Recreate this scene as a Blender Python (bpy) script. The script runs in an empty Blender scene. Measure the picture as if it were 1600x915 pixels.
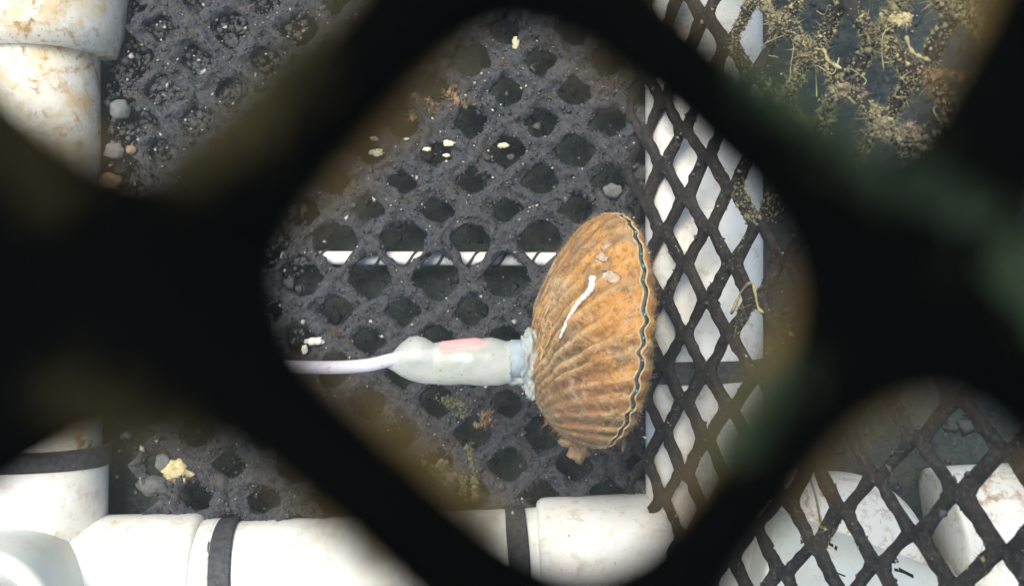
import bpy, bmesh, math, random
import numpy as np
from mathutils import Vector, noise, Matrix
from mathutils.bvhtree import BVHTree

# ------------------------------------------------------------------ camera, sky, sun, exposure
random.seed(7)
rng = np.random.default_rng(7)
SC = bpy.context.scene
COL = SC.collection
H = 0.44                       # camera height over the cage floor, metres
F = 1716.0                     # focal length in photo pixels (1600 wide)

cam = bpy.data.cameras.new("camera")
cam_o = bpy.data.objects.new("camera", cam)
COL.objects.link(cam_o)
cam_o.location = (0, 0, H)
cam_o.rotation_euler = (0, 0, 0)
cam.sensor_width = 36.0
cam.lens = 36.0 * F / 1600.0
cam.clip_start = 0.002
cam.clip_end = 200.0
cam.dof.use_dof = True
cam.dof.focus_distance = 0.405
cam.dof.aperture_fstop = cam.lens / 1.9
SC.camera = cam_o

SUN_EL, SUN_AZ = math.radians(68), math.radians(-35)     # azimuth from +Y towards +X
world = bpy.data.worlds.new("World")
SC.world = world
world.use_nodes = True
wn = world.node_tree.nodes
sky = wn.new("ShaderNodeTexSky")
sky.sky_type = 'NISHITA'
sky.sun_disc = False
sky.sun_elevation = SUN_EL
sky.sun_rotation = SUN_AZ
wn["Background"].inputs["Strength"].default_value = 0.05
world.node_tree.links.new(sky.outputs[0], wn["Background"].inputs["Color"])

sun = bpy.data.lights.new("sun", 'SUN')
sun.energy = 1.5
sun.angle = math.radians(35)
sun.color = (1.0, 0.945, 0.82)
sun_o = bpy.data.objects.new("sun", sun)
COL.objects.link(sun_o)
sd = Vector((math.sin(SUN_AZ) * math.cos(SUN_EL), math.cos(SUN_AZ) * math.cos(SUN_EL), math.sin(SUN_EL)))
sun_o.rotation_euler = sd.to_track_quat('Z', 'Y').to_euler()
sun_o.location = sd * 3

SC.view_settings.view_transform = 'Standard'
SC.view_settings.look = 'None'
SC.view_settings.gamma = 1.0
SC.view_settings.use_curve_mapping = False
SC.view_settings.exposure = 2.05
SC.cycles.use_denoising = True
SC.cycles.max_bounces = 6
SC.cycles.transparent_max_bounces = 12


# ------------------------------------------------------------------ helpers
def at(px, py, z):
    """a photo measurement turned into a place at height z"""
    return Vector(((px - 800) / F * (H - z), -(py - 457.5) / F * (H - z), z))


def mat(name):
    m = bpy.data.materials.new(name)
    m.use_nodes = True
    nt = m.node_tree
    b = nt.nodes["Principled BSDF"]
    return m, nt, b


def N(nt, typ, **kw):
    n = nt.nodes.new(typ)
    for k, v in kw.items():
        if k in n.inputs:
            n.inputs[k].default_value = v
        else:
            setattr(n, k, v)
    return n


def L(nt, a, b):
    nt.links.new(a, b)


def ramp(nt, fac, stops, interp='LINEAR'):
    r = nt.nodes.new("ShaderNodeValToRGB")
    r.color_ramp.interpolation = interp
    els = r.color_ramp.elements
    while len(els) < len(stops):
        els.new(0.5)
    for e, (p, c) in zip(els, stops):
        e.position = p
        e.color = (c[0], c[1], c[2], 1) if not isinstance(c, (int, float)) else (c, c, c, 1)
    L(nt, fac, r.inputs[0])
    return r.outputs[0]


def mix(nt, fac, a, b):
    m = nt.nodes.new("ShaderNodeMix")
    m.data_type = 'RGBA'
    for sock, v in ((m.inputs[0], fac), (m.inputs[6], a), (m.inputs[7], b)):
        if isinstance(v, bpy.types.NodeSocket):
            L(nt, v, sock)
        elif isinstance(v, (int, float)):
            sock.default_value = v
        else:
            sock.default_value = (v[0], v[1], v[2], 1)
    return m.outputs[2]


def noise_tex(nt, scale, detail=4, rough=0.55, coord=None, dist=0.0):
    n = nt.nodes.new("ShaderNodeTexNoise")
    n.inputs["Scale"].default_value = scale
    n.inputs["Detail"].default_value = detail
    n.inputs["Roughness"].default_value = rough
    n.inputs["Distortion"].default_value = dist
    if coord is not None:
        L(nt, coord, n.inputs["Vector"])
    return n.outputs[0]


def objco(nt):
    g = nt.nodes.new("ShaderNodeNewGeometry")
    return g.outputs["Position"]


def bump(nt, b, h, strength=0.5, dist=0.001):
    n = nt.nodes.new("ShaderNodeBump")
    n.inputs["Strength"].default_value = strength
    n.inputs["Distance"].default_value = dist
    L(nt, h, n.inputs["Height"])
    L(nt, n.outputs[0], b.inputs["Normal"])


def setp(b, **kw):
    for k, v in kw.items():
        b.inputs[k.replace("_", " ")].default_value = v


def new_obj(name, verts, faces, m, parent=None, smooth=True):
    me = bpy.data.meshes.new(name)
    me.from_pydata([tuple(v) for v in verts], [], [tuple(f) for f in faces])
    me.materials.append(m)
    if smooth:
        me.shade_smooth()
    o = bpy.data.objects.new(name, me)
    COL.objects.link(o)
    if parent is not None:
        o.parent = parent
        o.matrix_parent_inverse = parent.matrix_basis.inverted()
    return o


def tag(o, label=None, cat=None, group=None, kind=None):
    if label: o["label"] = label
    if cat: o["category"] = cat
    if group: o["group"] = group
    if kind: o["kind"] = kind
    return o


def empty(name, loc):
    o = bpy.data.objects.new(name, None)
    o.location = loc
    o.empty_display_size = 0.01
    COL.objects.link(o)
    return o


def nv(p, s, seed=0.0):
    return noise.noise(Vector((p[0] * s + seed, p[1] * s - seed, p[2] * s + 2 * seed)))


def frames(path):
    """parallel transported frames along a list of Vectors"""
    out = []
    n = None
    for i, p in enumerate(path):
        t = (path[min(i + 1, len(path) - 1)] - path[max(i - 1, 0)]).normalized()
        if n is None:
            n = t.orthogonal().normalized()
        n = (n - t * n.dot(t)).normalized()
        out.append((p, t, n, t.cross(n)))
    return out


def tube(path, radii, seg=16, cap=True):
    """tube round a path -> verts, faces; a radius of its own per ring"""
    vs, fs = [], []
    for (p, t, n, b), r in zip(frames(path), radii):
        for k in range(seg):
            a = 2 * math.pi * k / seg
            vs.append(p + (n * math.cos(a) + b * math.sin(a)) * r)
    m = len(path)
    for i in range(m - 1):
        for k in range(seg):
            k2 = (k + 1) % seg
            fs.append((i * seg + k, i * seg + k2, (i + 1) * seg + k2, (i + 1) * seg + k))
    if cap:
        fs.append(tuple(reversed(range(seg))))
        fs.append(tuple(range((m - 1) * seg, m * seg)))
    return vs, fs


def smooth_path(pts, n):
    """Catmull-Rom through pts"""
    P = [pts[0] * 2 - pts[1]] + list(pts) + [pts[-1] * 2 - pts[-2]]
    out = []
    segs = len(pts) - 1
    for i in range(n):
        u = i / (n - 1) * segs
        k = min(int(u), segs - 1)
        t = u - k
        a, b, c, d = P[k], P[k + 1], P[k + 2], P[k + 3]
        out.append(0.5 * ((2 * b) + (c - a) * t + (2 * a - 5 * b + 4 * c - d) * t * t + (3 * b - a - 3 * c + d) * t ** 3))
    return out


def interp(xs, ys, x):
    return float(np.interp(x, xs, ys))


def join(parts):
    V, Fc = [], []
    for v, f in parts:
        o = len(V)
        V += list(v)
        Fc += [tuple(i + o for i in q) for q in f]
    return V, Fc


def lump(c, r, seed, sub=2, squash=(1, 1, 1), amp=0.35, freq=1.6):
    """an uneven pebble-like lump"""
    bm = bmesh.new()
    bmesh.ops.create_icosphere(bm, subdivisions=sub, radius=1.0)
    for v in bm.verts:
        d = 1 + amp * noise.noise(v.co * freq + Vector((seed * 3.1, seed, -seed))) \
              + 0.4 * amp * noise.noise(v.co * freq * 2.7 + Vector((seed, 5, seed)))
        v.co = Vector((v.co.x * squash[0], v.co.y * squash[1], v.co.z * squash[2])) * d * r + Vector(c)
    vs = [v.co.copy() for v in bm.verts]
    fs = [tuple(v.index for v in f.verts) for f in bm.faces]
    bm.free()
    return vs, fs


def grains(points, size, seed=1, flat=0.7):
    """small crumbs (jittered octahedra) at the given points, all in one go"""
    r = np.random.default_rng(seed)
    P = np.asarray(points, float)
    n = len(P)
    base = np.array([[1, 0, 0], [-1, 0, 0], [0, 1, 0], [0, -1, 0], [0, 0, flat], [0, 0, -flat]], float)
    sz = np.asarray(size, float).reshape(-1, 1, 1) if np.ndim(size) else np.full((n, 1, 1), size)
    ang = r.uniform(0, 6.28, n)
    R = np.zeros((n, 3, 3)); R[:, 0, 0] = np.cos(ang); R[:, 0, 1] = -np.sin(ang); R[:, 1, 0] = np.sin(ang); R[:, 1, 1] = np.cos(ang); R[:, 2, 2] = 1
    B = base[None] * r.uniform(0.45, 1.4, (n, 6, 1)) + r.normal(0, 0.22, (n, 6, 3))
    V = np.einsum('nij,nkj->nki', R, B) * sz + P[:, None, :]
    f = np.array([[0, 2, 4], [2, 1, 4], [1, 3, 4], [3, 0, 4], [2, 0, 5], [1, 2, 5], [3, 1, 5], [0, 3, 5]])
    Fc = (f[None] + (np.arange(n) * 6)[:, None, None]).reshape(-1, 3)
    return V.reshape(-1, 3), Fc


def hairs(points, normals, length, width, seed=2, droop=0.0, bend=0.5):
    """thin tapering ribbons growing from points along normals"""
    r = np.random.default_rng(seed)
    P = np.asarray(points, float); D = np.asarray(normals, float)
    n = len(P)
    Ln = np.asarray(length, float).reshape(-1, 1) if np.ndim(length) else r.uniform(0.4, 1.3, (n, 1)) * length
    D = D + r.normal(0, 0.45, (n, 3)); D /= np.linalg.norm(D, axis=1, keepdims=True)
    side = np.cross(D, r.normal(0, 1, (n, 3))); side /= np.linalg.norm(side, axis=1, keepdims=True) + 1e-9
    B = r.normal(0, bend, (n, 3)); B[:, 2] -= droop
    w = (np.asarray(width).reshape(-1, 1) if np.ndim(width) else width)
    M = P + D * Ln * 0.5 + B * Ln * 0.12
    T = P + D * Ln + B * Ln * 0.5
    V = np.stack([P - side * w, P + side * w, M - side * w * .8, M + side * w * .8, T - side * w * .25, T + side * w * .25], 1)
    o = (np.arange(n) * 6)[:, None]
    Fc = np.concatenate([o + np.array([[0, 1, 3, 2]]), o + np.array([[2, 3, 5, 4]])], 0)
    return V.reshape(-1, 3), Fc


def np_obj(name, V, Fc, m, parent=None, smooth=False):
    me = bpy.data.meshes.new(name)
    V = np.asarray(V, np.float32); Fc = np.asarray(Fc, np.int32)
    k = Fc.shape[1]
    me.vertices.add(len(V)); me.vertices.foreach_set("co", V.ravel())
    me.loops.add(Fc.size); me.loops.foreach_set("vertex_index", Fc.ravel())
    me.polygons.add(len(Fc))
    me.polygons.foreach_set("loop_start", np.arange(0, Fc.size, k, dtype=np.int32))
    me.update(calc_edges=True)
    me.validate()
    me.materials.append(m)
    if smooth:
        me.shade_smooth()
    o = bpy.data.objects.new(name, me)
    COL.objects.link(o)
    if parent is not None:
        o.parent = parent
        o.matrix_parent_inverse = parent.matrix_basis.inverted()
    return o


def net_geometry(node, cells, w, k, thick, to3d, m=6, rings=(0, .45, .78, .95, 1.0), rough=0.0, rough_scale=400., wvar=0.0, seed=0.0, box=2.0, wcell=None, aniso=None):
    """diamond plastic net: every cell is a rounded hole in its quad of four knots, the strands are what is left.
    node(p,q)->2-D place of a knot (p+q odd); cells = centres (p,q) with p+q even; to3d(u,v,h)->Vector"""
    V, Fc, index = [], [], {}

    def vid(u, v, h):
        key = (round(u * 2e5), round(v * 2e5), round(h * 2e5))
        i = index.get(key)
        if i is None:
            hh = h
            if rough:
                q = Vector((u * rough_scale + seed, v * rough_scale, h * rough_scale * .7))
                d = noise.noise(q) + .55 * noise.noise(q * 2.3)
                e = noise.noise_vector(q * .8 + Vector((9, 4, seed)))
                hh = h * (1 + .6 * d) + rough * d * .7
                u2, v2 = u + e.x * rough, v + e.y * rough
            else:
                u2, v2 = u, v
            i = len(V)
            index[key] = i
            V.append(to3d(u2, v2, hh))
        return i

    for (p, q) in cells:
        c4 = [node(p - 1, q), node(p, q - 1), node(p + 1, q), node(p, q + 1)]
        cx = sum(c[0] for c in c4) / 4; cy = sum(c[1] for c in c4) / 4
        ed = []
        ww = w * (1 + wvar * noise.noise(Vector((p * 1.7 + seed, q * 2.3, 3.3))))
        wm = wcell(p, q) if wcell else 1.0
        wm = wm if isinstance(wm, tuple) else (wm,) * 4
        for a in range(4):
            (x0, y0), (x1, y1) = c4[a], c4[(a + 1) % 4]
            nx, ny = (y1 - y0), -(x1 - x0)
            l = math.hypot(nx, ny); nx /= l; ny /= l
            d = (x0 - cx) * nx + (y0 - cy) * ny
            if d < 0: nx, ny, d = -nx, -ny, -d
            ed.append((nx, ny, max(d - ww * wm[a], d * .15)))
        ring0, ring1 = [], []
        for a in range(4):
            (x0, y0), (x1, y1) = c4[a], c4[(a + 1) % 4]
            for s in range(m):
                t = s / m
                bx, by = x0 + (x1 - x0) * t, y0 + (y1 - y0) * t
                dx, dy = bx - cx, by - cy
                l = math.hypot(dx, dy); dx /= l; dy /= l
                acc = 0.0
                for (nx, ny, h) in ed:
                    g = (nx * dx + ny * dy) / h
                    if g > 0: acc += g ** k
                r = acc ** (-1.0 / k)
                r *= 1 + 0.10 * wvar * noise.noise(Vector((cx * 900 + dx * 1.5, cy * 900 + dy * 1.5, seed)))
                if aniso:
                    ux, uy = aniso[0] * (1 + .18 * noise.noise(Vector((p * .9, q * .9, 8)))), aniso[1]
                    hx, hy = dx * r * ux, dy * r * uy
                    # keep the stretched hole inside its quad
                    m1 = max((nx * hx + ny * hy) / (h + ww * wm[0]) for (nx, ny, h) in ed)
                    if m1 > .90: hx, hy = hx * .90 / m1, hy * .90 / m1
                    ring0.append((bx, by)); ring1.append((cx + hx, cy + hy))
                    continue
                ring0.append((bx, by)); ring1.append((cx + dx * min(r, l * .97), cy + dy * min(r, l * .97)))
        n = 4 * m
        prof = [(s, thick / 2 * max(0, 1 - s ** box) ** (1 / box)) for s in rings]
        prof = prof + [(s, -h) for s, h in reversed(prof[:-1])]
        ids = []
        for s, h in prof:
            ids.append([vid(a[0] + (b[0] - a[0]) * s, a[1] + (b[1] - a[1]) * s, h) for a, b in zip(ring0, ring1)])
        for i in range(len(ids) - 1):
            for j in range(n):
                j2 = (j + 1) % n
                f = (ids[i][j], ids[i][j2], ids[i + 1][j2], ids[i + 1][j])
                if len(set(f)) == 4: Fc.append(f)
                elif len(set(f)) == 3:
                    g = []
                    for x in f:
                        if x not in g: g.append(x)
                    Fc.append(tuple(g))
    return V, Fc


def recalc(o, out=None, sheet=True):
    """consistent outward normals; out: the direction a sheet's upper half (or an open shell) must face"""
    bm = bmesh.new(); bm.from_mesh(o.data)
    bmesh.ops.recalc_face_normals(bm, faces=bm.faces)
    if out is not None:
        bm.normal_update()
        # every loose piece for itself: flip it when its upper side looks down
        todo = set(bm.faces)
        while todo:
            f0 = todo.pop(); piece = [f0]; stack = [f0]
            while stack:
                for e in stack.pop().edges:
                    for g in e.link_faces:
                        if g in todo:
                            todo.discard(g); piece.append(g); stack.append(g)
            hs = [f.calc_center_median().dot(out) for f in piece]
            mid = sum(hs) / len(hs)
            sc = sum((h - mid if sheet else 1.0) * f.normal.dot(out) * f.calc_area() for f, h in zip(piece, hs))
            if sc < 0: bmesh.ops.reverse_faces(bm, faces=piece)
    bm.to_mesh(o.data); bm.free()


def surface_points(o, n, seed, keep=None):
    """n random places with normals on a mesh, area-weighted; keep(P,Nn)->mask"""
    me = o.data
    me.calc_loop_triangles()
    T = np.zeros(len(me.loop_triangles) * 3, np.int32); me.loop_triangles.foreach_get("vertices", T); T = T.reshape(-1, 3)
    V = np.zeros(len(me.vertices) * 3, np.float32); me.vertices.foreach_get("co", V); V = V.reshape(-1, 3)
    A, B, C = V[T[:, 0]], V[T[:, 1]], V[T[:, 2]]
    cr = np.cross(B - A, C - A); ar = np.linalg.norm(cr, axis=1)
    nn = cr / (ar[:, None] + 1e-12)
    if keep is not None:
        ar = ar * keep((A + B + C) / 3, nn)
    r = np.random.default_rng(seed)
    idx = r.choice(len(T), n, p=ar / ar.sum())
    u, v = r.random(n), r.random(n)
    f = u + v > 1; u[f] = 1 - u[f]; v[f] = 1 - v[f]
    P = A[idx] + (B - A)[idx] * u[:, None] + (C - A)[idx] * v[:, None]
    return P, nn[idx]


# ------------------------------------------------------------------ materials
def simple(name, color, rough=0.7, spec=0.2, var=0.25, scale=300., bmp=0.0):
    m, nt, b = mat(name)
    co = objco(nt)
    n = noise_tex(nt, scale, 4, .6, co)
    dark = [c * (1 - var) for c in color]; light = [min(1, c * (1 + var)) for c in color]
    L(nt, ramp(nt, n, [(.3, dark), (.7, light)]), b.inputs["Base Color"])
    setp(b, Roughness=rough); b.inputs["Specular IOR Level"].default_value = spec
    if bmp:
        bump(nt, b, n, bmp, 0.0006)
    return m


def pvc_material(name, stain=1.0, base=(0.80, 0.80, 0.77)):
    m, nt, b = mat(name)
    co = objco(nt)
    big = noise_tex(nt, 45, 5, .6, co)
    mid = noise_tex(nt, 210, 5, .68, co, .4)
    fine = noise_tex(nt, 620, 4, .6, co)
    veil = ramp(nt, big, [(.35, 0), (.75, 1)])
    col = mix(nt, veil, base, (base[0] * .95, base[1] * .89, base[2] * .76))
    # rusty brown fouling in blotches
    bl = nt.nodes.new("ShaderNodeMath"); bl.operation = 'MULTIPLY'
    L(nt, ramp(nt, mid, [(.50, 0), (.64, 1)]), bl.inputs[0]); L(nt, ramp(nt, big, [(.38, 0), (.58, 1)]), bl.inputs[1])
    b2 = nt.nodes.new("ShaderNodeMath"); b2.operation = 'MULTIPLY'; b2.inputs[1].default_value = .85 * stain
    L(nt, bl.outputs[0], b2.inputs[0])
    col = mix(nt, b2.outputs[0], col, (0.36, 0.20, 0.075))
    if stain > 1:
        vb = noise_tex(nt, 85, 4, .6, co, .5)
        col = mix(nt, ramp(nt, vb, [(.46, 0), (.66, .75)]), col, (.62, .44, .20))
    # dark specks
    sp = ramp(nt, fine, [(.655, 0), (.70, 1)])
    s2 = nt.nodes.new("ShaderNodeMath"); s2.operation = 'MULTIPLY'; s2.inputs[1].default_value = .75 * min(1, stain)
    L(nt, sp, s2.inputs[0])
    col = mix(nt, s2.outputs[0], col, (0.10, 0.075, 0.045))
    L(nt, col, b.inputs["Base Color"])
    setp(b, Roughness=.42); b.inputs["Specular IOR Level"].default_value = .25
    bump(nt, b, mid, .25, .0004)
    return m


M_PVC = pvc_material("stained_pvc", .45)
M_PVC_DIRTY = pvc_material("fouled_pvc", 1.25, (.74, .72, .64))
M_PVC_CLEAN = pvc_material("clean_pvc", .15, (.79, .82, .77))
M_PVC_SPECK = pvc_material("specked_pvc", .95)
M_STRAP = simple("grey_strap", (.055, .055, .06), .6, .2, .5, 500, .2)
M_INK = simple("black_ink", (.012, .012, .012), .6, .1, .1)


def floor_net_material():
    m, nt, b = mat("silted_net_plastic")
    co = objco(nt)
    a = noise_tex(nt, 60, 5, .62, co); f = noise_tex(nt, 480, 6, .7, co); g = noise_tex(nt, 1500, 3, .7, co)
    c = ramp(nt, a, [(.3, (.034, .040, .045)), (.5, (.053, .056, .065)), (.72, (.070, .064, .054))])
    c = mix(nt, ramp(nt, f, [(.35, 0), (.7, 1)]), c, (.090, .090, .098))
    c = mix(nt, ramp(nt, f, [(.28, 1), (.46, 0)]), c, (.022, .024, .026))
    w_ = noise_tex(nt, 105, 5, .65, co, .5)
    c = mix(nt, ramp(nt, w_, [(.56, 0), (.70, .8)]), c, (.080, .062, .034))
    c = mix(nt, ramp(nt, g, [(.64, 0), (.72, 1)]), c, (.30, .28, .24))
    L(nt, c, b.inputs["Base Color"])
    setp(b, Roughness=.95); b.inputs["Specular IOR Level"].default_value = .05
    bump(nt, b, f, .7, .0012)
    return m


M_FLOORNET = floor_net_material()


def wall_net_material():
    m, nt, b = mat("dark_net_plastic")
    co = objco(nt)
    a = noise_tex(nt, 70, 5, .6, co); f = noise_tex(nt, 700, 5, .7, co)
    c = ramp(nt, a, [(.35, (.018, .017, .017)), (.65, (.038, .033, .029))])
    c = mix(nt, ramp(nt, f, [(.5, 0), (.75, 1)]), c, (.09, .08, .075))
    L(nt, c, b.inputs["Base Color"])
    setp(b, Roughness=.75); b.inputs["Specular IOR Level"].default_value = .08
    bump(nt, b, f, .5, .0006)
    return m


M_WALLNET = wall_net_material()
M_NEARNET = simple("shaded_black_net_plastic", (.0008, .0008, .0008), .95, .0, .3, 200)  # blacker than the plastic itself: the camera's shade is put into the colour


def seabed_material():
    m, nt, b = mat("seabed_silt")
    co = objco(nt)
    a = noise_tex(nt, 25, 6, .65, co); f = noise_tex(nt, 260, 6, .7, co); g = noise_tex(nt, 900, 3, .6, co)
    c = ramp(nt, a, [(.3, (.021, .034, .038)), (.55, (.044, .057, .057)), (.75, (.085, .088, .066))])
    c = mix(nt, ramp(nt, f, [(.45, 0), (.72, 1)]), c, (.10, .10, .082))
    c = mix(nt, ramp(nt, g, [(.66, 0), (.74, 1)]), c, (.26, .25, .21))
    L(nt, c, b.inputs["Base Color"])
    setp(b, Roughness=.95); b.inputs["Specular IOR Level"].default_value = .05
    bump(nt, b, f, .8, .003)
    return m


M_SEABED = seabed_material()
M_SILT = simple("silt_fluff", (.070, .071, .076), .95, .03, .45, 90)
M_SPECK = simple("shell_sand", (.42, .40, .34), .7, .2, .35, 150)
M_OLIVE = simple("olive_growth", (.115, .082, .030), .95, .03, .4, 120)
M_GREEN = simple("green_growth_and_lit_band", (.038, .058, .034), .95, .03, .4, 120)  # green algae, and the painted light band on the near net's right knot
M_OLIVEFILM = simple("olive_film", (.042, .036, .016), .95, .03, .4, 120)
M_HYDROID = simple("hydroid_growth", (.33, .29, .15), .85, .08, .45, 160)
M_TAN = simple("tan_crust", (.25, .17, .10), .9, .05, .4, 260, .4)
M_TANCRUST = simple("grey_tan_crust", (.24, .20, .14), .9, .05, .5, 320, .6)
M_BROWNGROWTH = simple("brown_growth", (.20, .145, .075), .95, .03, .4, 260)
M_YELLOW = simple("yellow_shell", (.52, .44, .24), .7, .15, .35, 260, .5)
M_GREYSTONE = simple("grey_stone", (.15, .15, .14), .8, .15, .3, 240, .4)
M_OLIVESCRAP = simple("olive_scrap", (.15, .145, .085), .85, .08, .3, 240, .4)
M_CHIP = simple("pale_chip", (.66, .61, .40), .6, .2, .2, 400, .3)
M_WHITE = simple("white_calcite", (.78, .74, .66), .6, .25, .18, 700, .4)
M_ROD = simple("white_rod", (.78, .78, .77), .5, .25, .12, 300)


def shell_material():
    m, nt, b = mat("scallop_shell")
    at1 = nt.nodes.new("ShaderNodeAttribute"); at1.attribute_name = "fan"
    co = objco(nt)
    sep = nt.nodes.new("ShaderNodeSeparateXYZ"); L(nt, at1.outputs["Vector"], sep.inputs[0])
    # streaks that run along the ribs (angle, distance, rib phase)
    cmb = nt.nodes.new("ShaderNodeCombineXYZ")
    s1 = nt.nodes.new("ShaderNodeMath"); s1.operation = 'MULTIPLY'; s1.inputs[1].default_value = 11.0; L(nt, sep.outputs[0], s1.inputs[0])
    s2 = nt.nodes.new("ShaderNodeMath"); s2.operation = 'MULTIPLY'; s2.inputs[1].default_value = 2.6; L(nt, sep.outputs[1], s2.inputs[0])
    L(nt, s1.outputs[0], cmb.inputs[0]); L(nt, s2.outputs[0], cmb.inputs[1])
    cmb2 = nt.nodes.new("ShaderNodeCombineXYZ")
    s3 = nt.nodes.new("ShaderNodeMath"); s3.operation = 'MULTIPLY'; s3.inputs[1].default_value = 13.0; L(nt, sep.outputs[1], s3.inputs[0])
    s4 = nt.nodes.new("ShaderNodeMath"); s4.operation = 'MULTIPLY'; s4.inputs[1].default_value = 2.2; L(nt, sep.outputs[0], s4.inputs[0])
    L(nt, s4.outputs[0], cmb2.inputs[0]); L(nt, s3.outputs[0], cmb2.inputs[1])
    streak = noise_tex(nt, 1.0, 4, .6, cmb.outputs[0], .3)
    blot = noise_tex(nt, 85, 6, .68, co, .3)
    fine = noise_tex(nt, 430, 6, .72, co)
    patch = noise_tex(nt, 50, 5, .62, co, .6)
    mott = noise_tex(nt, 170, 6, .7, co, .8)
    # upper half: tan, furry and with faint ribs; lower half: strong ribs, orange crests and brown silted grooves
    sy = nt.nodes.new('ShaderNodeSeparateXYZ'); L(nt, co, sy.inputs[0])
    ym = nt.nodes.new('ShaderNodeMapRange'); ym.inputs['From Min'].default_value = -.016; ym.inputs['From Max'].default_value = .012
    L(nt, sy.outputs[1], ym.inputs['Value'])
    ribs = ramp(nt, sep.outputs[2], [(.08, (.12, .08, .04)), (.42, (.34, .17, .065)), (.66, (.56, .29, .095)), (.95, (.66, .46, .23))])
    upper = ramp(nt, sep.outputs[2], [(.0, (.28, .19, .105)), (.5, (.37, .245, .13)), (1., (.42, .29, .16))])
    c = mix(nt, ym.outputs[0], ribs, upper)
    c = mix(nt, ramp(nt, streak, [(.38, .55), (.47, 0)]), c, (.24, .175, .10))
    c = mix(nt, ramp(nt, streak, [(.53, 0), (.61, .65)]), c, (.58, .28, .085))
    c = mix(nt, ramp(nt, patch, [(.41, .75), (.48, 0)]), c, (.36, .165, .075))
    c = mix(nt, ramp(nt, patch, [(.53, 0), (.60, .55)]), c, (.60, .44, .28))
    ring = noise_tex(nt, 1.0, 3, .6, cmb2.outputs[0], .6)
    c = mix(nt, ramp(nt, ring, [(.52, 0), (.60, .45)]), c, (.26, .20, .13))
    # umbo side greyer, margin warmer
    c = mix(nt, ramp(nt, sep.outputs[1], [(.22, .65), (.58, 0)]), c, (.25, .205, .13))
    mg = nt.nodes.new('ShaderNodeMath'); mg.operation = 'MULTIPLY'
    L(nt, ramp(nt, sep.outputs[1], [(.70, 0), (.88, .9)]), mg.inputs[0]); L(nt, ramp(nt, blot, [(.44, .15), (.58, 1)]), mg.inputs[1])
    c = mix(nt, mg.outputs[0], c, (.70, .33, .085))
    c = mix(nt, ramp(nt, mott, [(.36, .5), (.45, 0)]), c, (.15, .10, .055))
    c = mix(nt, ramp(nt, mott, [(.55, 0), (.64, .5)]), c, (.60, .45, .28))
    c = mix(nt, ramp(nt, fine, [(.38, .55), (.48, 0)]), c, (.14, .095, .05))
    c = mix(nt, ramp(nt, fine, [(.57, 0), (.68, .5)]), c, (.62, .50, .34))
    L(nt, c, b.inputs["Base Color"])
    setp(b, Roughness=.6); b.inputs["Specular IOR Level"].default_value = .25
    bump(nt, b, fine, .9, .0013)
    return m


M_SHELL = shell_material()
M_CRUSTWHITE = simple("pale_crust", (.46, .35, .25), .8, .1, .35, 600, .5)
M_SHELLHAIR = simple("shell_fuzz", (.30, .20, .11), .9, .05, .45, 140)
M_LIP = simple("shell_lip", (.50, .35, .18), .6, .15, .25, 500)
M_MANTLE = simple("mantle_flesh", (.085, .095, .080), .4, .4, .75, 900, .4)


def eye_material():
    m, nt, b = mat("blue_eye")
    setp(b, Base_Color=(.06, .25, .27, 1), Roughness=.15)
    b.inputs["Specular IOR Level"].default_value = .8
    return m


M_EYE = eye_material()
def cable_material():
    m, nt, b = mat("white_cable_jacket")
    co = objco(nt)
    f = noise_tex(nt, 420, 4, .6, co); g = noise_tex(nt, 120, 4, .6, co)
    c = mix(nt, ramp(nt, g, [(.45, 0), (.7, .5)]), (.64, .61, .66), (.52, .48, .45))
    c = mix(nt, ramp(nt, f, [(.64, 0), (.69, .8)]), c, (.20, .15, .12))
    L(nt, c, b.inputs["Base Color"])
    setp(b, Roughness=.5); b.inputs["Specular IOR Level"].default_value = .25
    return m


M_CABLE = cable_material()
M_RED = simple("red_shrink_tube", (.80, .36, .34), .5, .2, .10, 500)
M_COLLAR = simple("blue_grey_collar", (.36, .42, .45), .5, .25, .12, 500)


def milky(name, color, alpha_thru, rough=.35, gloss=.35):
    m, nt, b = mat(name)
    co = objco(nt)
    n = noise_tex(nt, 160, 4, .6, co)
    f = noise_tex(nt, 480, 4, .6, co)
    c = mix(nt, ramp(nt, n, [(.4, 0), (.75, 1)]), color, [c * .82 for c in color[:2]] + [color[2] * .66])
    L(nt, mix(nt, ramp(nt, f, [(.65, 0), (.70, .7)]), c, (.26, .20, .12)), b.inputs["Base Color"])
    bump(nt, b, n, .5, .0012)
    setp(b, Roughness=rough); b.inputs["Specular IOR Level"].default_value = gloss
    b.inputs["Subsurface Weight"].default_value = .5
    b.inputs["Subsurface Radius"].default_value = (.004, .004, .004)
    tr = nt.nodes.new("ShaderNodeBsdfTransparent")
    mx = nt.nodes.new("ShaderNodeMixShader")
    mx.inputs[0].default_value = 1 - alpha_thru
    L(nt, tr.outputs[0], mx.inputs[1]); L(nt, b.outputs[0], mx.inputs[2])
    L(nt, mx.outputs[0], nt.nodes["Material Output"].inputs["Surface"])
    return m


M_SILICONE = milky("milky_silicone", (.74, .76, .71), .46, .30, .35)
M_GLUE = milky("clear_glue", (.62, .67, .66), .45)

# ------------------------------------------------------------------ seabed
ZB = -0.050


def seabed_height(x, y):
    d = math.hypot(x, y)
    if d > 1.2: return ZB - .01 + .02 * noise.noise(Vector((x, y, 0)))
    return ZB + .006 * noise.noise(Vector((x * 14, y * 14, 1))) + .004 * noise.noise(Vector((x * 45, y * 45, 2))) + .003 * noise.noise(Vector((x * 120, y * 120, 7)))


def grid_lines():
    inner = list(np.linspace(-.42, .42, 169))
    out = [-8, -4, -2, -1.2, -.8, -.55]
    return out + inner + [-v for v in reversed(out)]


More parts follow.
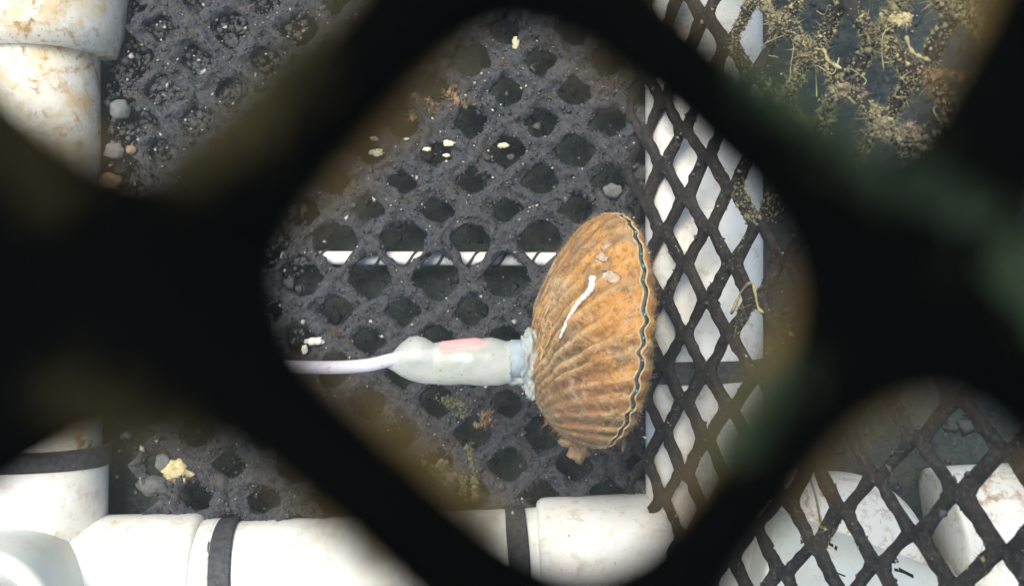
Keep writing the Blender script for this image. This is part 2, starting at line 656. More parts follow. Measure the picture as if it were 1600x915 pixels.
gl = grid_lines()
V = [(x, y, seabed_height(x, y)) for y in gl for x in gl]
n = len(gl)
Fc = [(j * n + i, j * n + i + 1, (j + 1) * n + i + 1, (j + 1) * n + i) for j in range(n - 1) for i in range(n - 1)]
tag(new_obj("seabed", V, Fc, M_SEABED), kind="structure")

# gravel and shell sand on the seabed: nobody could count it
P = rng.uniform((-.30, -.24), (.42, .24), (9000, 2))
P3 = np.array([(x, y, seabed_height(x, y)) for x, y in P])
tag(np_obj("gravel", *grains(P3, rng.gamma(2.0, .00065, len(P3)), 3), M_SILT), kind="stuff")
P = rng.uniform((-.30, -.24), (.42, .24), (900, 2))
P3 = np.array([(x, y, seabed_height(x, y) + .001) for x, y in P])
tag(np_obj("shell_sand", *grains(P3, rng.gamma(2.0, .00045, len(P3)), 4), M_SPECK), kind="stuff")

# ------------------------------------------------------------------ pipe frame
ZP = -0.02
R_PIPE = 0.0243
R_FIT = 0.0282
frame = empty("pipe_cage", (0, 0, ZP))
tag(frame, "white stained plastic pipe frame running round the dark mesh floor of the cage", "pipe frame")


def px2(px, py, z=ZP):
    return at(px, py, z)


def pipe(name, a, b, r, m, parent, lip=True, n=18, seg=48):
    """straight pipe or socket with softly rounded ends"""
    d = b - a
    l = d.length
    e = min(.0016, l * .2)
    ts = [0, .25 * e / l, e / l] + [i / n for i in range(1, n)] + [1 - e / l, 1 - .25 * e / l, 1]
    rs = [r - .0014, r - .0004, r] + [r] * (n - 1) + [r, r - .0004, r - .0014]
    if not lip: rs = [r] * len(ts)
    path = [a + d * t for t in ts]
    vs, fs = tube(path, rs, seg)
    o = new_obj(name, vs, fs, m, parent)
    return o


# left post of the floor frame: pipe along the picture's left edge
xl = (155 - 800) / F * (H - ZP) - R_PIPE
lt, lb = Vector((xl - .0015, .20, ZP)), Vector((xl, -.09, ZP))
pipe("pipe", lt, lb, R_PIPE, M_PVC_DIRTY, frame)
# coupling at the top of it
yc = -(88 - 457.5) / F * (H - ZP)
cp = [Vector((xl, y, ZP)) for y in np.linspace(.24, yc, 16)]
new_obj("coupling", *tube(cp, [R_FIT + .0075 - .0042 * max(0, min(1, (.135 - p.y) / (.135 - yc))) ** 1.4 for p in cp[:-1]] + [R_FIT + .0020], 48), M_PVC_DIRTY, frame)
for tx_ in (82, 119):
    tk = at(tx_, 296, ZP + .021)
    new_obj("moulded_tick", *tube([tk + Vector((0, .003, 0)), tk + Vector((.0006, -.003, 0))], [.0007, .0006], 8), simple("tick_grey", (.12, .11, .10), .8, .1, .3), frame)
pipe("collar", Vector((xl, -(288 - 457.5) / F * .46, ZP)), Vector((xl, -(330 - 457.5) / F * .46, ZP)), R_PIPE + .0012, M_PVC_DIRTY, frame)
pipe("coupling", Vector((xl + .0002, -(322 - 457.5) / F * .46, ZP)), Vector((xl, -(420 - 457.5) / F * .46, ZP)), R_FIT, M_PVC_DIRTY, frame)

# bottom rail
p0, p1 = px2(40, 920), px2(1100, 872)
bl = Vector(p0); br = Vector(p1)
pipe("pipe", bl, br, R_PIPE, M_PVC, frame)
dr = (br - bl).normalized()
# right-hand rail under the side net
xr = (1097 - 800) / F * (H - ZP)
pipe("pipe", Vector((br.x, br.y, ZP)), Vector((xr + .0005, .22, ZP)), R_PIPE, M_PVC, frame)

# corner fittings: three sockets meeting in a ball
cl = Vector((xl - .0005, bl.y + .002, ZP))


def ball(name, c, r, m, parent):
    bm = bmesh.new()
    bmesh.ops.create_uvsphere(bm, u_segments=40, v_segments=24, radius=r)
    vs = [v.co + c for v in bm.verts]; fs = [tuple(v.index for v in f.verts) for f in bm.faces]
    bm.free()
    return vs, fs


def socket_mesh(a, b, r, seg=48):
    d = b - a; l = d.length; e = .0022
    ts = [0, 1 - 2 * e / l, 1 - e / l, 1 - .3 * e / l, 1, 1]
    rs = [r, r, r - .0003, r - .0013, r - .0026, r - .0038]
    return tube([a + d * t + d.normalized() * (.0000 if i < 5 else .0001) for i, t in enumerate(ts)], rs, seg)


cf = join([ball("", cl, R_FIT, None, None),
           socket_mesh(cl, Vector((px2(322, 900).x, bl.y + (322 - 40) / 1060 * (br.y - bl.y), ZP)), R_FIT),
           socket_mesh(cl, Vector((xl, -(704 - 457.5) / F * .46, ZP)), R_FIT - .0015)])
new_obj("corner_fitting", *cf, M_PVC, frame)
new_obj("corner_socket", *socket_mesh(cl + Vector((0, 0, .01)), cl + Vector((.002, .0, .062)), R_FIT + .001), M_PVC_CLEAN, frame)
pipe("post", cl + Vector((.002, 0, .03)), cl + Vector((-.004, -.012, .38)), R_PIPE, M_PVC_CLEAN, frame)
pipe("collar", bl + dr * ((300 - 40) / F * .46), bl + dr * ((352 - 40) / F * .46), R_PIPE + .0016, M_PVC, frame)

cf = join([ball("", br, R_FIT, None, None),
           socket_mesh(br, br - dr * ((1100 - 842) / F * .46), R_FIT),
           socket_mesh(br, Vector((xr, -(776 - 457.5) / F * .46, ZP)), R_FIT - .0035)])
new_obj("corner_fitting", *cf, M_PVC, frame)
#pipe("collar", br - dr * ((1100 - 866) / F * .46), br - dr * ((1100 - 858) / F * .46), R_FIT + .0006, M_PVC, frame)


# ------------------------------------------------------------------ dark straps round the pipes
def strap(c, axis, r, width, thick, label, head_dir=None, arc=(0, 360)):
    axis = axis.normalized()
    up = Vector((0, 0, 1))
    side = axis.cross(up).normalized()
    vs, fs = [], []
    seg = 64
    prof = [(-width / 2, r), (-width / 2, r + thick * .6), (-width / 2 + thick * .5, r + thick), (width / 2 - thick * .5, r + thick), (width / 2, r + thick * .6), (width / 2, r)]
    for k in range(seg):
        a = 2 * math.pi * k / seg
        w = 1 + .04 * math.sin(3 * a + width * 900)
        for (t, rr) in prof:
            vs.append(c + axis * (t * w + .0010 * math.sin(a * 1.0 + 1)) + (side * math.cos(a) + up * math.sin(a)) * rr)
    m = len(prof)
    for k in range(seg):
        for j in range(m):
            fs.append((k * m + j, k * m + (j + 1) % m, ((k + 1) % seg) * m + (j + 1) % m, ((k + 1) % seg) * m + j))
    o = new_obj("pipe_strap", vs, fs, M_STRAP, smooth=False)
    recalc(o)
    tag(o, label, "strap", "dark straps round the pipes")
    return o


def on_rail(px):
    return bl + dr * ((px - 40) / F * (H - ZP))


strap(on_rail(366), dr, R_PIPE + .0003, .0088, .0012, "dark grey strap round the bottom pipe beside the left corner fitting")
strap(on_rail(812), dr, R_PIPE + .0003, .0084, .0012, "dark grey strap round the bottom pipe, just left of the right corner fitting")
strap(Vector((xl, -(724 - 457.5) / F * (H - .004), ZP)), Vector((0.03, 1, 0)), R_PIPE + .0023, .0085, .0012, "dark horizontal strap round the left pipe above the corner fitting")
strap(Vector((xr, -(584 - 457.5) / F * (H - .004), ZP)), Vector((0, 1, 0)), R_PIPE + .0003, .0088, .0012, "dark strap round the right pipe behind the diamond side net")

# ------------------------------------------------------------------ second pipework outside the side net (lower right)
outer = empty("elbow_pipe", px2(1300, 840))
tag(outer, "white stained pipe with a rounded elbow end seen through the lower right netting", "pipe")
ZO = -0.026


def P_o(px, py): return at(px, py, ZO)


zc = P_o(1240, 828)
r_o = 92 / F * (H - ZO)
bend_path = [P_o(1175, 832), P_o(1240, 829), P_o(1300, 828), P_o(1330, 834), P_o(1350, 852), P_o(1360, 880), P_o(1362, 930), P_o(1362, 1010)]
sp = smooth_path(bend_path, 40)
new_obj("elbow", *tube(sp, [r_o] * 40, 48), M_PVC_SPECK, outer)
pipe("socket_rim", P_o(1180, 831.5), P_o(1262, 828.5), r_o + .0012, M_PVC_SPECK, outer)

tee = empty("tee_pipe", P_o(1580, 820))
tag(tee, "white stained tee fitting at the right edge behind the coarse netting", "pipe")
new_obj("run", *tube(smooth_path([P_o(1578, 790), P_o(1576, 860), P_o(1575, 1020)], 14), [r_o * 1.05] * 14, 48), M_PVC_SPECK, tee)
vs, fs = tube(smooth_path([P_o(1470, 822), P_o(1490, 819), P_o(1560, 816), P_o(1760, 808)], 20), [r_o * .80, r_o * .9] + [r_o * .99] * 18, 48)
new_obj("branch", vs, fs, M_PVC_SPECK, tee)

printed = empty("printed_pipe", P_o(1350, 960))
tag(printed, "clean greenish white pipe with black printed marks low behind the right netting", "pipe")
ZPR = 0.000
a_, b_ = at(1165, 885, ZPR), at(1640, 1062, ZPR)
pipe("pipe", a_, b_, .0262, M_PVC_CLEAN, printed)
ax = (b_ - a_).normalized()


def ink(px, py, length, width, ang, parent):
    """one flat printed stroke laid on the pipe's curved surface"""
    c = at(px, py, ZPR + .02)
    u = (c - a_).dot(ax)
    perp = Vector((-ax.y, ax.x, 0))
    w0 = (c - a_).dot(perp)
    vs, fs = [], []
    n = 6
    for i in range(n + 1):
        t = (i / n - .5) * length
        for s in (-.5, .5):
            du = t * math.cos(ang) - s * width * math.sin(ang)
            dw = t * math.sin(ang) + s * width * math.cos(ang)
            w = max(-.0255, min(.0255, w0 + dw))
            h = math.sqrt(.0262 ** 2 - w * w) + .00012
            vs.append(a_ + ax * (u + du) + perp * w + Vector((0, 0, h)))
    for i in range(n):
        fs.append((2 * i, 2 * i + 1, 2 * i + 3, 2 * i + 2))
    return new_obj("printed_mark", vs, fs, M_INK, parent)


for (x, y, l, w, a) in [(1296, 840, .0022, .0009, .1), (1301, 853, .0042, .0010, -.15), (1292, 848, .0016, .0009, 1.4), (1312, 860, .0014, .0010, 1.2),
                        (1296, 888, .0115, .0005, -.03), (1404, 884, .0044, .0011, .1), (1400, 890, .0032, .0009, 1.5), (1408, 895, .0018, .0009, .1), (1417, 885, .0014, .0013, .5),
                        (1424, 900, .0060, .0011, -.1), (1415, 896, .0014, .0012, 1.3), (1490, 897, .0040, .0012, -.1)]:
    ink(x, y, l, w, a, printed)

# ------------------------------------------------------------------ floor net
ZF = -0.0255
sF = F / (H - ZF)
HU, HV = 53.6 / sF, 48.4 / sF
OX, OY = (738 - 800) / sF, -(96 - 457.5) / sF


def jit(p, q, s, amp):
    v = noise.noise_vector(Vector((p * 1.37 + s, q * 1.91 - s, s * .77)))
    return v.x * amp, v.y * amp


def f_node(p, q):
    a, b = jit(p, q, 4.2, .0018)
    return OX + p * HU + a, OY - q * HV + b - {3: -2, 4: -5, 5: -10, 6: -15, 7: 4, 8: 2}.get(q, 0) / sF


def f_3d(u, v, h):
    return Vector((u, v, ZF + h + .0035 * noise.noise(Vector((u * 18, v * 18, 5)))))


cells = [(p, q) for p in range(-9, 10) for q in range(-5, 19) if (p + q) % 2 == 0
         and -.175 < OX + p * HU < .070 and -.118 < OY - q * HV < .20]
V, Fc = net_geometry(f_node, cells, .0037, 3.0, .0078, f_3d, m=9, rough=.00165, rough_scale=300, wvar=.45, seed=2.2, wcell=lambda p, q: .60 if q in (6, 7) else 1.0,
                     rings=(0, .25, .5, .75, .9, 1.0))
floor_net = new_obj("floor_net", V, Fc, M_FLOORNET)
recalc(floor_net, Vector((0, 0, 1)))
tag(floor_net, "dark silt-covered diamond net forming the cage floor under the scallop", "net")

up = lambda P, Nn: (np.clip(Nn[:, 2], 0, 1) * (P[:, 2] > ZF - .003))
pp, nn = surface_points(floor_net, 26000, 11, up)
o = np_obj("silt_fluff", *grains(pp, rng.gamma(2.2, .00021, len(pp)), 12, .6), M_SILT, floor_net); o["kind"] = "stuff"
pp, nn = surface_points(floor_net, 22000, 13, lambda P, Nn: (Nn[:, 2] > .35).astype(float))
o = np_obj("fuzz", *hairs(pp, nn, .0026, .00007, 14, bend=1.3), M_SILT, floor_net); o["kind"] = "stuff"
pp, nn = surface_points(floor_net, 2200, 15, lambda P, Nn: up(P, Nn) * (np.array([max(0, nv(p, 34, 3) - .12) for p in P])))
o = np_obj("brown_growth", *hairs(pp, nn, .0024, .00010, 16), M_BROWNGROWTH, floor_net); o["kind"] = "stuff"
pp, nn = surface_points(floor_net, 1500, 17, up)
o = np_obj("shell_specks", *grains(pp + nn * .0004, rng.gamma(1.3, .00022, len(pp)), 18), M_SPECK, floor_net); o["kind"] = "stuff"

# sediment-choked part of the floor on the far left: coarse silt over the net
P = rng.normal(0, 1, (16000, 2)) * (.028, .055) + (-.128, .07)
P = P[(P[:, 0] < -.088) & (P[:, 0] > -.172) & (P[:, 1] > -.115) & (P[:, 1] < .16)]
P3 = np.array([(x, y, ZF - .002 + .004 * nv((x, y, 0), 60, 8)) for x, y in P])
tag(np_obj("silt_bank", *grains(P3, rng.gamma(1.7, .00048, len(P3)), 19, .6), M_SILT), kind="stuff")
ch = P3[:420]
tag(np_obj("shell_crumbs", *grains(ch + (0, 0, .002), rng.gamma(2., .00035, len(ch)), 20), M_SPECK), kind="stuff")

# white rod below the floor net, wound with dark thread
rod = empty("white_rod", at(640, 404, -.030))
tag(rod, "thin white rod lying under the floor net, wound with dark thread", "rod")
ra, rb = at(440, 402.5, -.0345), at(905, 405, -.0345)
new_obj("shaft", *tube([ra + (rb - ra) * (i / 20) for i in range(21)], [.0030] * 21, 20), M_ROD, rod)
tp = []
Lr = (rb - ra).length
turns = Lr / .0132
for i in range(int(turns * 20)):
    t = i / (turns * 20)
    a = 2 * math.pi * turns * t
    tp.append(ra + (rb - ra) * t + Vector((0, -math.cos(a), math.sin(a))) * .0033)
new_obj("thread", *tube(tp, [.0006] * len(tp), 6), M_STRAP, rod)

# ------------------------------------------------------------------ side net, sloping up to the right
SV = Vector((.46, 0, 1)).normalized()
NV = Vector((-1, 0, .46)).normalized()
W0 = Vector((.060, 0, 0))
HS, HY = .0150, .01325


def w_node(p, q):
    a, b = jit(p, q, 9.1, .0016)
    return .001 + p * HS + a, .0375 - q * HY + b


def w_3d(u, v, h):
    return W0 + SV * u + Vector((0, v, 0)) + NV * (h + .002 * noise.noise(Vector((u * 20, v * 20, 1))))


cells = [(p, q) for p in range(-1, 17) for q in range(-12, 20) if (p + q) % 2 == 0]
V, Fc = net_geometry(w_node, cells, .0026, 9.0, .0036, w_3d, m=6, rough=.00030, rough_scale=420, wvar=.5, seed=5.5, wcell=lambda p, q: .85 if p > 4 else 1.0, box=3.0, aniso=(.92, 1.22), rings=(0, .5, .8, .93, 1.0))
side_net = new_obj("side_net", V, Fc, M_WALLNET)
recalc(side_net, NV)
tag(side_net, "dark diamond plastic net sloping up along the right pipe behind the scallop", "net")


def hyd(P, Nn):
    d = np.zeros(len(P))
    for i, p in enumerate(P):
        z = p[2]
        if p[1] > .030 and z > .045:
            d[i] = max(0, nv(p, 55, 6) + .38) * min(1, (p[1] - .030) / .02)
        elif z > .045 and z < .08 and abs(p[1]) < .02:
            d[i] = max(0, nv(p, 70, 9) + .05) * .5
        else:
            d[i] = max(0, nv(p, 60, 2) - .30) * .25
    return d


pp, nn = surface_points(side_net, 48000, 31, hyd)
o = np_obj("hydroid_fuzz", *hairs(pp, nn, .0017, .00008, 32, bend=1.2), M_HYDROID, side_net); o["kind"] = "stuff"
pp, nn = surface_points(side_net, 9000, 33, hyd)
o = np_obj("crust_grains", *grains(pp, rng.gamma(2., .00022, len(pp)), 34), M_HYDROID, side_net); o["kind"] = "stuff"
pp, nn = surface_points(side_net, 5000, 35, lambda P, Nn: (P[:, 2] > 0) * 1.0)
o = np_obj("silt_fluff", *grains(pp, rng.gamma(2., .00020, len(pp)), 36), M_SILT, side_net); o["kind"] = "stuff"


def tuft(name, c, r, sq, m_, label, cat, seed, nr=Vector((0, 0, 1)), n_=170):
    """a ragged tuft: crumbs and threads heaped round one place"""
    g = np.random.default_rng(seed)
    k = 4
    hubs = g.normal(0, .55, (k, 3)) * np.array(sq) * r
    P = hubs[g.integers(0, k, n_)] + g.normal(0, .34, (n_, 3)) * np.array(sq) * r
    gv, gf = grains(P, g.gamma(2.2, r * .055, n_), seed)
    D = P / (np.linalg.norm(P, axis=1, keepdims=True) + 1e-9) + np.array(nr) * .5
    hv, hf = hairs(P, D, r * .55, r * .022, seed + 1, bend=1.1)
    V = np.concatenate([gv, hv]); 
    faces = [tuple(f) for f in gf] + [tuple(q + len(gv)) for q in hf]
    o = new_obj(name, V, faces, m_, smooth=False)
    o.location = c
    tag(o, label, cat)
    return o


M_OLIVESILT = simple("olive_silt", (.21, .19, .115), .95, .03, .4, 200)
pp, nn = surface_points(side_net, 34000, 37, lambda P, Nn: ((P[:, 1] > .025) & (P[:, 2] > .045)) * np.array([max(0.05, nv(p, 45, 4) + .5) for p in P]))
o = np_obj("silt_coat", *grains(pp, rng.gamma(2.2, .00019, len(pp)), 38), M_OLIVESILT, side_net); o["kind"] = "stuff"

# loose threads of growth hung across the fouled part of the side net
thr = []
for i in range(45):
    u0 = rng.uniform(.05, .26); v0 = rng.uniform(.045, .135)
    dx, dy = rng.normal(0, .007), rng.normal(-.002, .009)
    a_p = W0 + SV * u0 + Vector((0, v0, 0)) + NV * .0018
    b_p = W0 + SV * (u0 + dx) + Vector((0, v0 + dy, 0)) + NV * .0018
    m1 = a_p.lerp(b_p, .35) + Vector(rng.normal(0, .0018, 3)); m2 = a_p.lerp(b_p, .7) + Vector(rng.normal(0, .0018, 3))
    thr.append(tube(smooth_path([a_p, m1, m2, b_p], 12), list(rng.uniform(.00009, .00028, 12)), 5))
tv, tf_ = join(thr)
o = new_obj("growth_threads", tv, tf_, M_HYDROID, side_net); o["kind"] = "stuff"


# larger encrusting animals on the side net, top right
def wall_at(px, py):
    r = (px - 800) / F
    s = (r * H - W0.x) / (SV.x + r * SV.z)
    z = SV.z * s
    p = at(px, py, z)
    return p + NV * .002


for (x, y, r, sq, m_, lab) in [
    (1335, 145, .0021, (1.5, .8, .6), M_TANCRUST, "pale brown crust lump on the top right netting, upper left of the biggest ones"),
    (1418, 215, .0026, (1.2, 1.1, .6), M_TANCRUST, "tan sponge-like lump low on the top right netting"),
    (1472, 118, .0021, (1.5, .7, .6), M_TAN, "orange-tan ragged crust lump at the right of the top netting"),
    (1413, 32, .0018, (1, .9, .8), M_YELLOW, "small yellow crust lump near the top edge of the netting")]:
    o = tuft("crust_lump", wall_at(x, y), r * 1.5, sq, m_, lab, "growth", int(x), NV, 260)
    o["group"] = "crust lumps on the top right netting"
for pts, lab in [([(1280, 78), (1295, 80), (1302, 96), (1322, 108)], "curled pale worm tube on the top right netting, left of the others"),
                 ([(1384, 22), (1390, 40), (1405, 50)], "short pale worm tube near the top edge of the netting"),
                 ([(1424, 58), (1432, 80), (1446, 90), (1460, 95)], "pale worm tube above the orange-tan crust lump"),
                 ([(1150, 490), (1166, 455), (1180, 442), (1186, 450), (1192, 480), (1200, 488)], "thin pale worm tube looped over the side net right of the scallop")]:
    pth = smooth_path([wall_at(*p) for p in pts], 24)
    tag(new_obj("worm_tube", *tube(pth, [.0005 + .0002 * math.sin(i) for i in range(24)], 8), M_HYDROID), lab, "worm tube", "worm tubes on the netting")

# ------------------------------------------------------------------ scallop
TAU = math.radians(17)
SCX = Vector((.0318, -.0133, .045))
E1 = Vector((.07, 1, 0)).normalized(); DD = Vector((math.sin(TAU), 0, math.cos(TAU))); NL = Vector((-math.cos(TAU), 0, math.sin(TAU)))
RA, RB = .0418, .038
UMBO = (-.033, -.025)
DOME = (-.011, -.006)
NR = 64.0


def outline(phi):
    c_, s_ = math.cos(phi), math.sin(phi)
    a, b = RA * math.copysign(abs(c_) ** .84, c_), RB * math.copysign(abs(s_) ** .90, s_)
    if b < -.031: b = -.031 + (b + .031) * .25
    return a, b


def fan(a, b):
    dx, dy = a - UMBO[0], b - UMBO[1]
    return math.atan2(dx, dy), math.hypot(dx, dy)


def valve_point(s, phi, Hh, gap, sgn, pw=(2.2, .62)):
    ma, mb = outline(phi)
    a, b = DOME[0] + (ma - DOME[0]) * s, DOME[1] + (mb - DOME[1]) * s
    th, di = fan(a, b)
    k = di / .075
    th += .030 * noise.noise(Vector((th * 9, k * 1.5, 3)))
    rib = math.cos(NR * th)
    tp = max(0., min(1., (a - .004) / .034))
    h = Hh * max(0, 1 - s ** pw[0]) ** pw[1] * (1 - .13 * tp * tp * (3 - 2 * tp))
    wav = .00082 * k ** 1.2 * (math.cos(NR * th) + .5 * noise.noise(Vector((th * 38, 1, 4)))) * min(1, 1.25 * k) * (.45 + .55 * min(1, max(0, (.020 - a) / .02))) * (1 + 1.2 * noise.noise(Vector((th * 14, 2, 7))))           # both valves share this wave so they interlock
    h += sgn * wav * ((1 + 1.6 * (1 - s ** 6)) * (1 - .8 * tp * (1 - s ** 8)) if sgn > 0 else s ** 5)
    q = SCX + E1 * a + DD * b
    h += .0010 * math.sin(k * 34 + 3 * noise.noise(q * 40)) * .35 * (1 - s ** 4)          # growth steps
    h += .0013 * noise.noise(q * 90) * (1 - s * s) + .0007 * noise.noise(q * 260) * (1 - s * s)
    return q + NL * sgn * (h + gap), (th, k, .5 + .5 * rib * sgn)


def make_valve(Hh, gap, sgn, name, pw):
    nphi, ns = 420, 46
    V, A = [], []
    ss = [math.sin(i / ns * math.pi / 2) for i in range(1, ns + 1)]
    p, at_ = valve_point(0, 0, Hh, gap, sgn, pw)
    V.append(p); A.append(at_)
    for s in ss:
        for k in range(nphi):
            p, at_ = valve_point(s, 2 * math.pi * k / nphi, Hh, gap, sgn, pw)
            V.append(p); A.append(at_)
    Fc = [(0, 1 + k, 1 + (k + 1) % nphi) for k in range(nphi)]
    for i in range(ns - 1):
        o0, o1 = 1 + i * nphi, 1 + (i + 1) * nphi
        for k in range(nphi):
            k2 = (k + 1) % nphi
            Fc.append((o0 + k, o1 + k, o1 + k2, o0 + k2))
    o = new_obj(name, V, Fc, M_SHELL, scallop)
    at_n = o.data.attributes.new("fan", 'FLOAT_VECTOR', 'POINT')
    at_n.data.foreach_set("vector", np.array(A, np.float32).ravel())
    recalc(o, NL * sgn, False)
    return o


scallop = empty("scallop", (SCX.x - .011, SCX.y, .006))
tag(scallop, "orange-brown furry scallop standing on edge on the floor net with its ribbed shell slightly open", "scallop")
GAP = .00095
v_left = make_valve(.0214, GAP, 1, "valve", (2.2, .62))
v_right = make_valve(.0108, GAP, -1, "valve", (2.4, .5))
v_right["label"] = "narrow brown far valve right of the gap"


def lip(sgn, r):
    pts = []
    for k in range(360):
        phi = math.radians(-60) + math.radians(300) * k / 359
        p, _ = valve_point(1.0, phi, 0, GAP, sgn)
        pts.append(p + NL * sgn * r * .25 + DD * .0)
    return new_obj("shell_lip", *tube(pts, [r * max(.35, 1 + .9 * noise.noise(Vector((i * .23, sgn, 2)))) for i in range(360)], 8), M_LIP, scallop)


lip(1, .00034); lip(-1, .00040)
# mantle between the valves
vs, fs = [], []
nm = 300
for k in range(nm):
    phi = math.radians(-60) + math.radians(300) * k / (nm - 1)
    for j, (s, off) in enumerate(((.90, GAP * .9), (.985, GAP * .95), (.998, 0), (.985, -GAP * .95), (.90, -GAP * .9))):
        ma, mb = outline(phi)
        a, b = DOME[0] + (ma - DOME[0]) * s, DOME[1] + (mb - DOME[1]) * s
        th, di = fan(a, b)
        kk = di / .075
        pm, _ = valve_point(1.0, phi, 0, 0, 1)
        vs.append(pm + E1 * (a - ma) + DD * (b - mb) + NL * off)
for k in range(nm - 1):
    for j in range(4):
        fs.append((k * 5 + j, k * 5 + j + 1, (k + 1) * 5 + j + 1, (k + 1) * 5 + j))
new_obj("mantle", vs, fs, M_MANTLE, scallop)
# row of blue eyes
eye_mesh = None
for i, deg in enumerate([39, 55, 62, 69, 84, 91, 99, 113, 124]):
    phi = math.radians(deg)
    p, _ = valve_point(1.0, phi, 0, 0, 1)
    p = p + DD * .0002
    if eye_mesh is None:
        vs, fs = lump((0, 0, 0), .00065, 1.0, 2, (1, 1, 1), .05)
        e = new_obj("eye", vs, fs, M_EYE, scallop)
        eye_mesh = e.data
    else:
        e = bpy.data.objects.new("eye", eye_mesh); COL.objects.link(e); e.parent = scallop
        e.matrix_parent_inverse = scallop.matrix_basis.inverted()
    e.location = p
    sc_ = random.uniform(.6, 1.15)
    e.scale = (sc_, sc_ * 1.2, sc_)

bv = BVHTree.FromPolygons([v.co.copy() for v in v_left.data.vertices], [tuple(p.vertices) for p in v_left.data.polygons])


def on_shell(px, py, lift=0.0):
    d = (at(px, py, 0) - Vector((0, 0, H))).normalized()
    hit = bv.ray_cast(Vector((0, 0, H)), d)
    if hit[0] is None:
        h2 = bv.find_nearest(at(px, py, .05))
        return h2[0] + h2[1] * lift, h2[1]
    nrm = hit[1] if hit[1].dot(d) < 0 else -hit[1]
    return hit[0] + nrm * lift, nrm


pth = smooth_path([on_shell(x, y, .0005)[0] for x, y in [(928, 434), (925, 449), (918, 459), (905, 472), (893, 492), (884, 510), (876, 527)]], 36)
new_obj("worm_tube", *tube(pth, [(.00128 - .0008 * i / 35) * (1 + .14 * math.sin(i * 1.9)) for i in range(36)], 12), M_WHITE, scallop)
pth = smooth_path([on_shell(x, y, .0003)[0] for x, y in [(862, 468), (857, 482), (851, 495)]], 14)
new_obj("worm_tube", *tube(pth, [.00045] * 14, 8), M_LIP, scallop)
for pts in [[(856, 500), (861, 503), (862, 512)], [(861, 520), (858, 533), (852, 543)], [(851, 503), (849, 515), (851, 524)], [(846, 540), (848, 552), (845, 563)]]:
    pth = smooth_path([on_shell(x, y, .0002)[0] for x, y in pts], 14)
    new_obj("worm_tube", *tube(pth, [.00034 + .00010 * math.sin(i * 2.1) for i in range(14)], 8), M_LIP, scallop)
for x, y, r in [(947, 386, .0026), (957, 434, .0024), (940, 401, .0017)]:
    p, nr = on_shell(x, y)
    q = nr.to_track_quat('Z', 'Y').to_matrix()
    vs, fs = lump((0, 0, 0), r, x * .1, 3, (.8, 1.6, .07), .6)
    new_obj("white_crust", [p + q @ v for v in vs], fs, M_CRUSTWHITE, scallop)
# soft lumps of growth at the lower end
for x, y, z, r, sq, m_ in [(905, 702, .034, .0042, (.9, 1.1, .8), M_TAN), (888, 690, .034, .003, (1.3, .7, .7), M_TAN), (974, 690, .050, .0016, (.6, 1.8, .7), M_SHELLHAIR)]:
    vs, fs = lump(at(x, y, z), r, x * .02, 3, sq, .5, 2)
    new_obj("growth_lump", vs, fs, m_, scallop)
pp, nn = surface_points(v_left, 7000, 41, None)
o = np_obj("fuzz", *hairs(pp, nn, .0009, .00004, 42), M_SHELLHAIR, scallop); o["kind"] = "stuff"
pp, nn = surface_points(v_right, 4500, 43, None)
o = np_obj("fuzz", *hairs(pp, nn, .0014, .00006, 44), M_SHELLHAIR, scallop); o["kind"] = "stuff"
# longer wisps round the upper and lower ends
pp, nn = surface_points(v_left, 420, 45, lambda P, Nn: ((P[:, 1] > .014) | (P[:, 1] < -.046)) * 1.0)
o = np_obj("wisps", *hairs(pp, nn, .0026, .00005, 46, bend=1.2), M_SHELLHAIR, scallop); o["kind"] = "stuff"

# ------------------------------------------------------------------ sensor on its white cable, glued to the shell
ZS = .042
sensor = empty("sensor_cable", at(700, 565, ZS))
tag(sensor, "white cable ending in a milky silicone covered sensor glued to the scallop's left side", "sensor")
ctr = [(380, 571), (440, 572), (480, 573.5), (530, 573.5), (575, 570), (606, 563), (640, 556), (690, 553), (740, 556)]
pth = smooth_path([at(x, y, ZS + (.002 if x > 600 else 0)) for x, y in ctr], 60)
new_obj("cable", *tube(pth, [.0024] * 60, 24), M_CABLE, sensor)
# heat-shrink inside the silicone
pth = smooth_path([at(x, y, ZS + .0028) for x, y in [(688, 545), (725, 540.5), (766, 537)]], 16)
new_obj("red_shrink", *tube(pth, [.0024, .0028] + [.0027] * 10 + [.0024, .0019, .0013, .0008], 20), M_RED, sensor)
# silicone sleeve: its own upper and lower outline
tx = [598, 612, 626, 640, 652, 664, 678, 692, 720, 750, 768, 780, 790, 799]
ty = [562, 552, 537, 525, 523, 527, 536, 534, 529, 528, 526.5, 530, 533, 532]
by = [571, 578, 587, 594, 597, 599, 600, 601, 601, 601, 602, 602, 599, 596]
vs, fs = [], []
seg, nx_ = 36, 64
for i in range(nx_):
    x = 598 + (799 - 598) * i / (nx_ - 1)
    t, b_y = interp(tx, ty, x), interp(tx, by, x)
    c = at(x, (t + b_y) / 2, ZS)
    r = (b_y - t) / 2 / F * (H - ZS)
    for k in range(seg):
        a = 2 * math.pi * k / seg
        wob = 1 + .06 * noise.noise(Vector((x * .03, math.cos(a), math.sin(a))))
        vs.append(c + Vector((0, math.cos(a) * r, math.sin(a) * r * .92)) * wob)
for i in range(nx_ - 1):
    for k in range(seg):
        k2 = (k + 1) % seg
        fs.append((i * seg + k, i * seg + k2, (i + 1) * seg + k2, (i + 1) * seg + k))
fs.append(tuple(reversed(range(seg)))); fs.append(tuple(range((nx_ - 1) * seg, nx_ * seg)))
new_obj("silicone_sleeve", vs, fs, M_SILICONE, sensor)
new_obj("collar", *tube([at(796, 560, ZS), at(798, 560, ZS), at(818, 560, ZS), at(820, 560, ZS)], [.0062, .0069, .0069, .0060], 32), M_COLLAR, sensor)
gl_parts = []
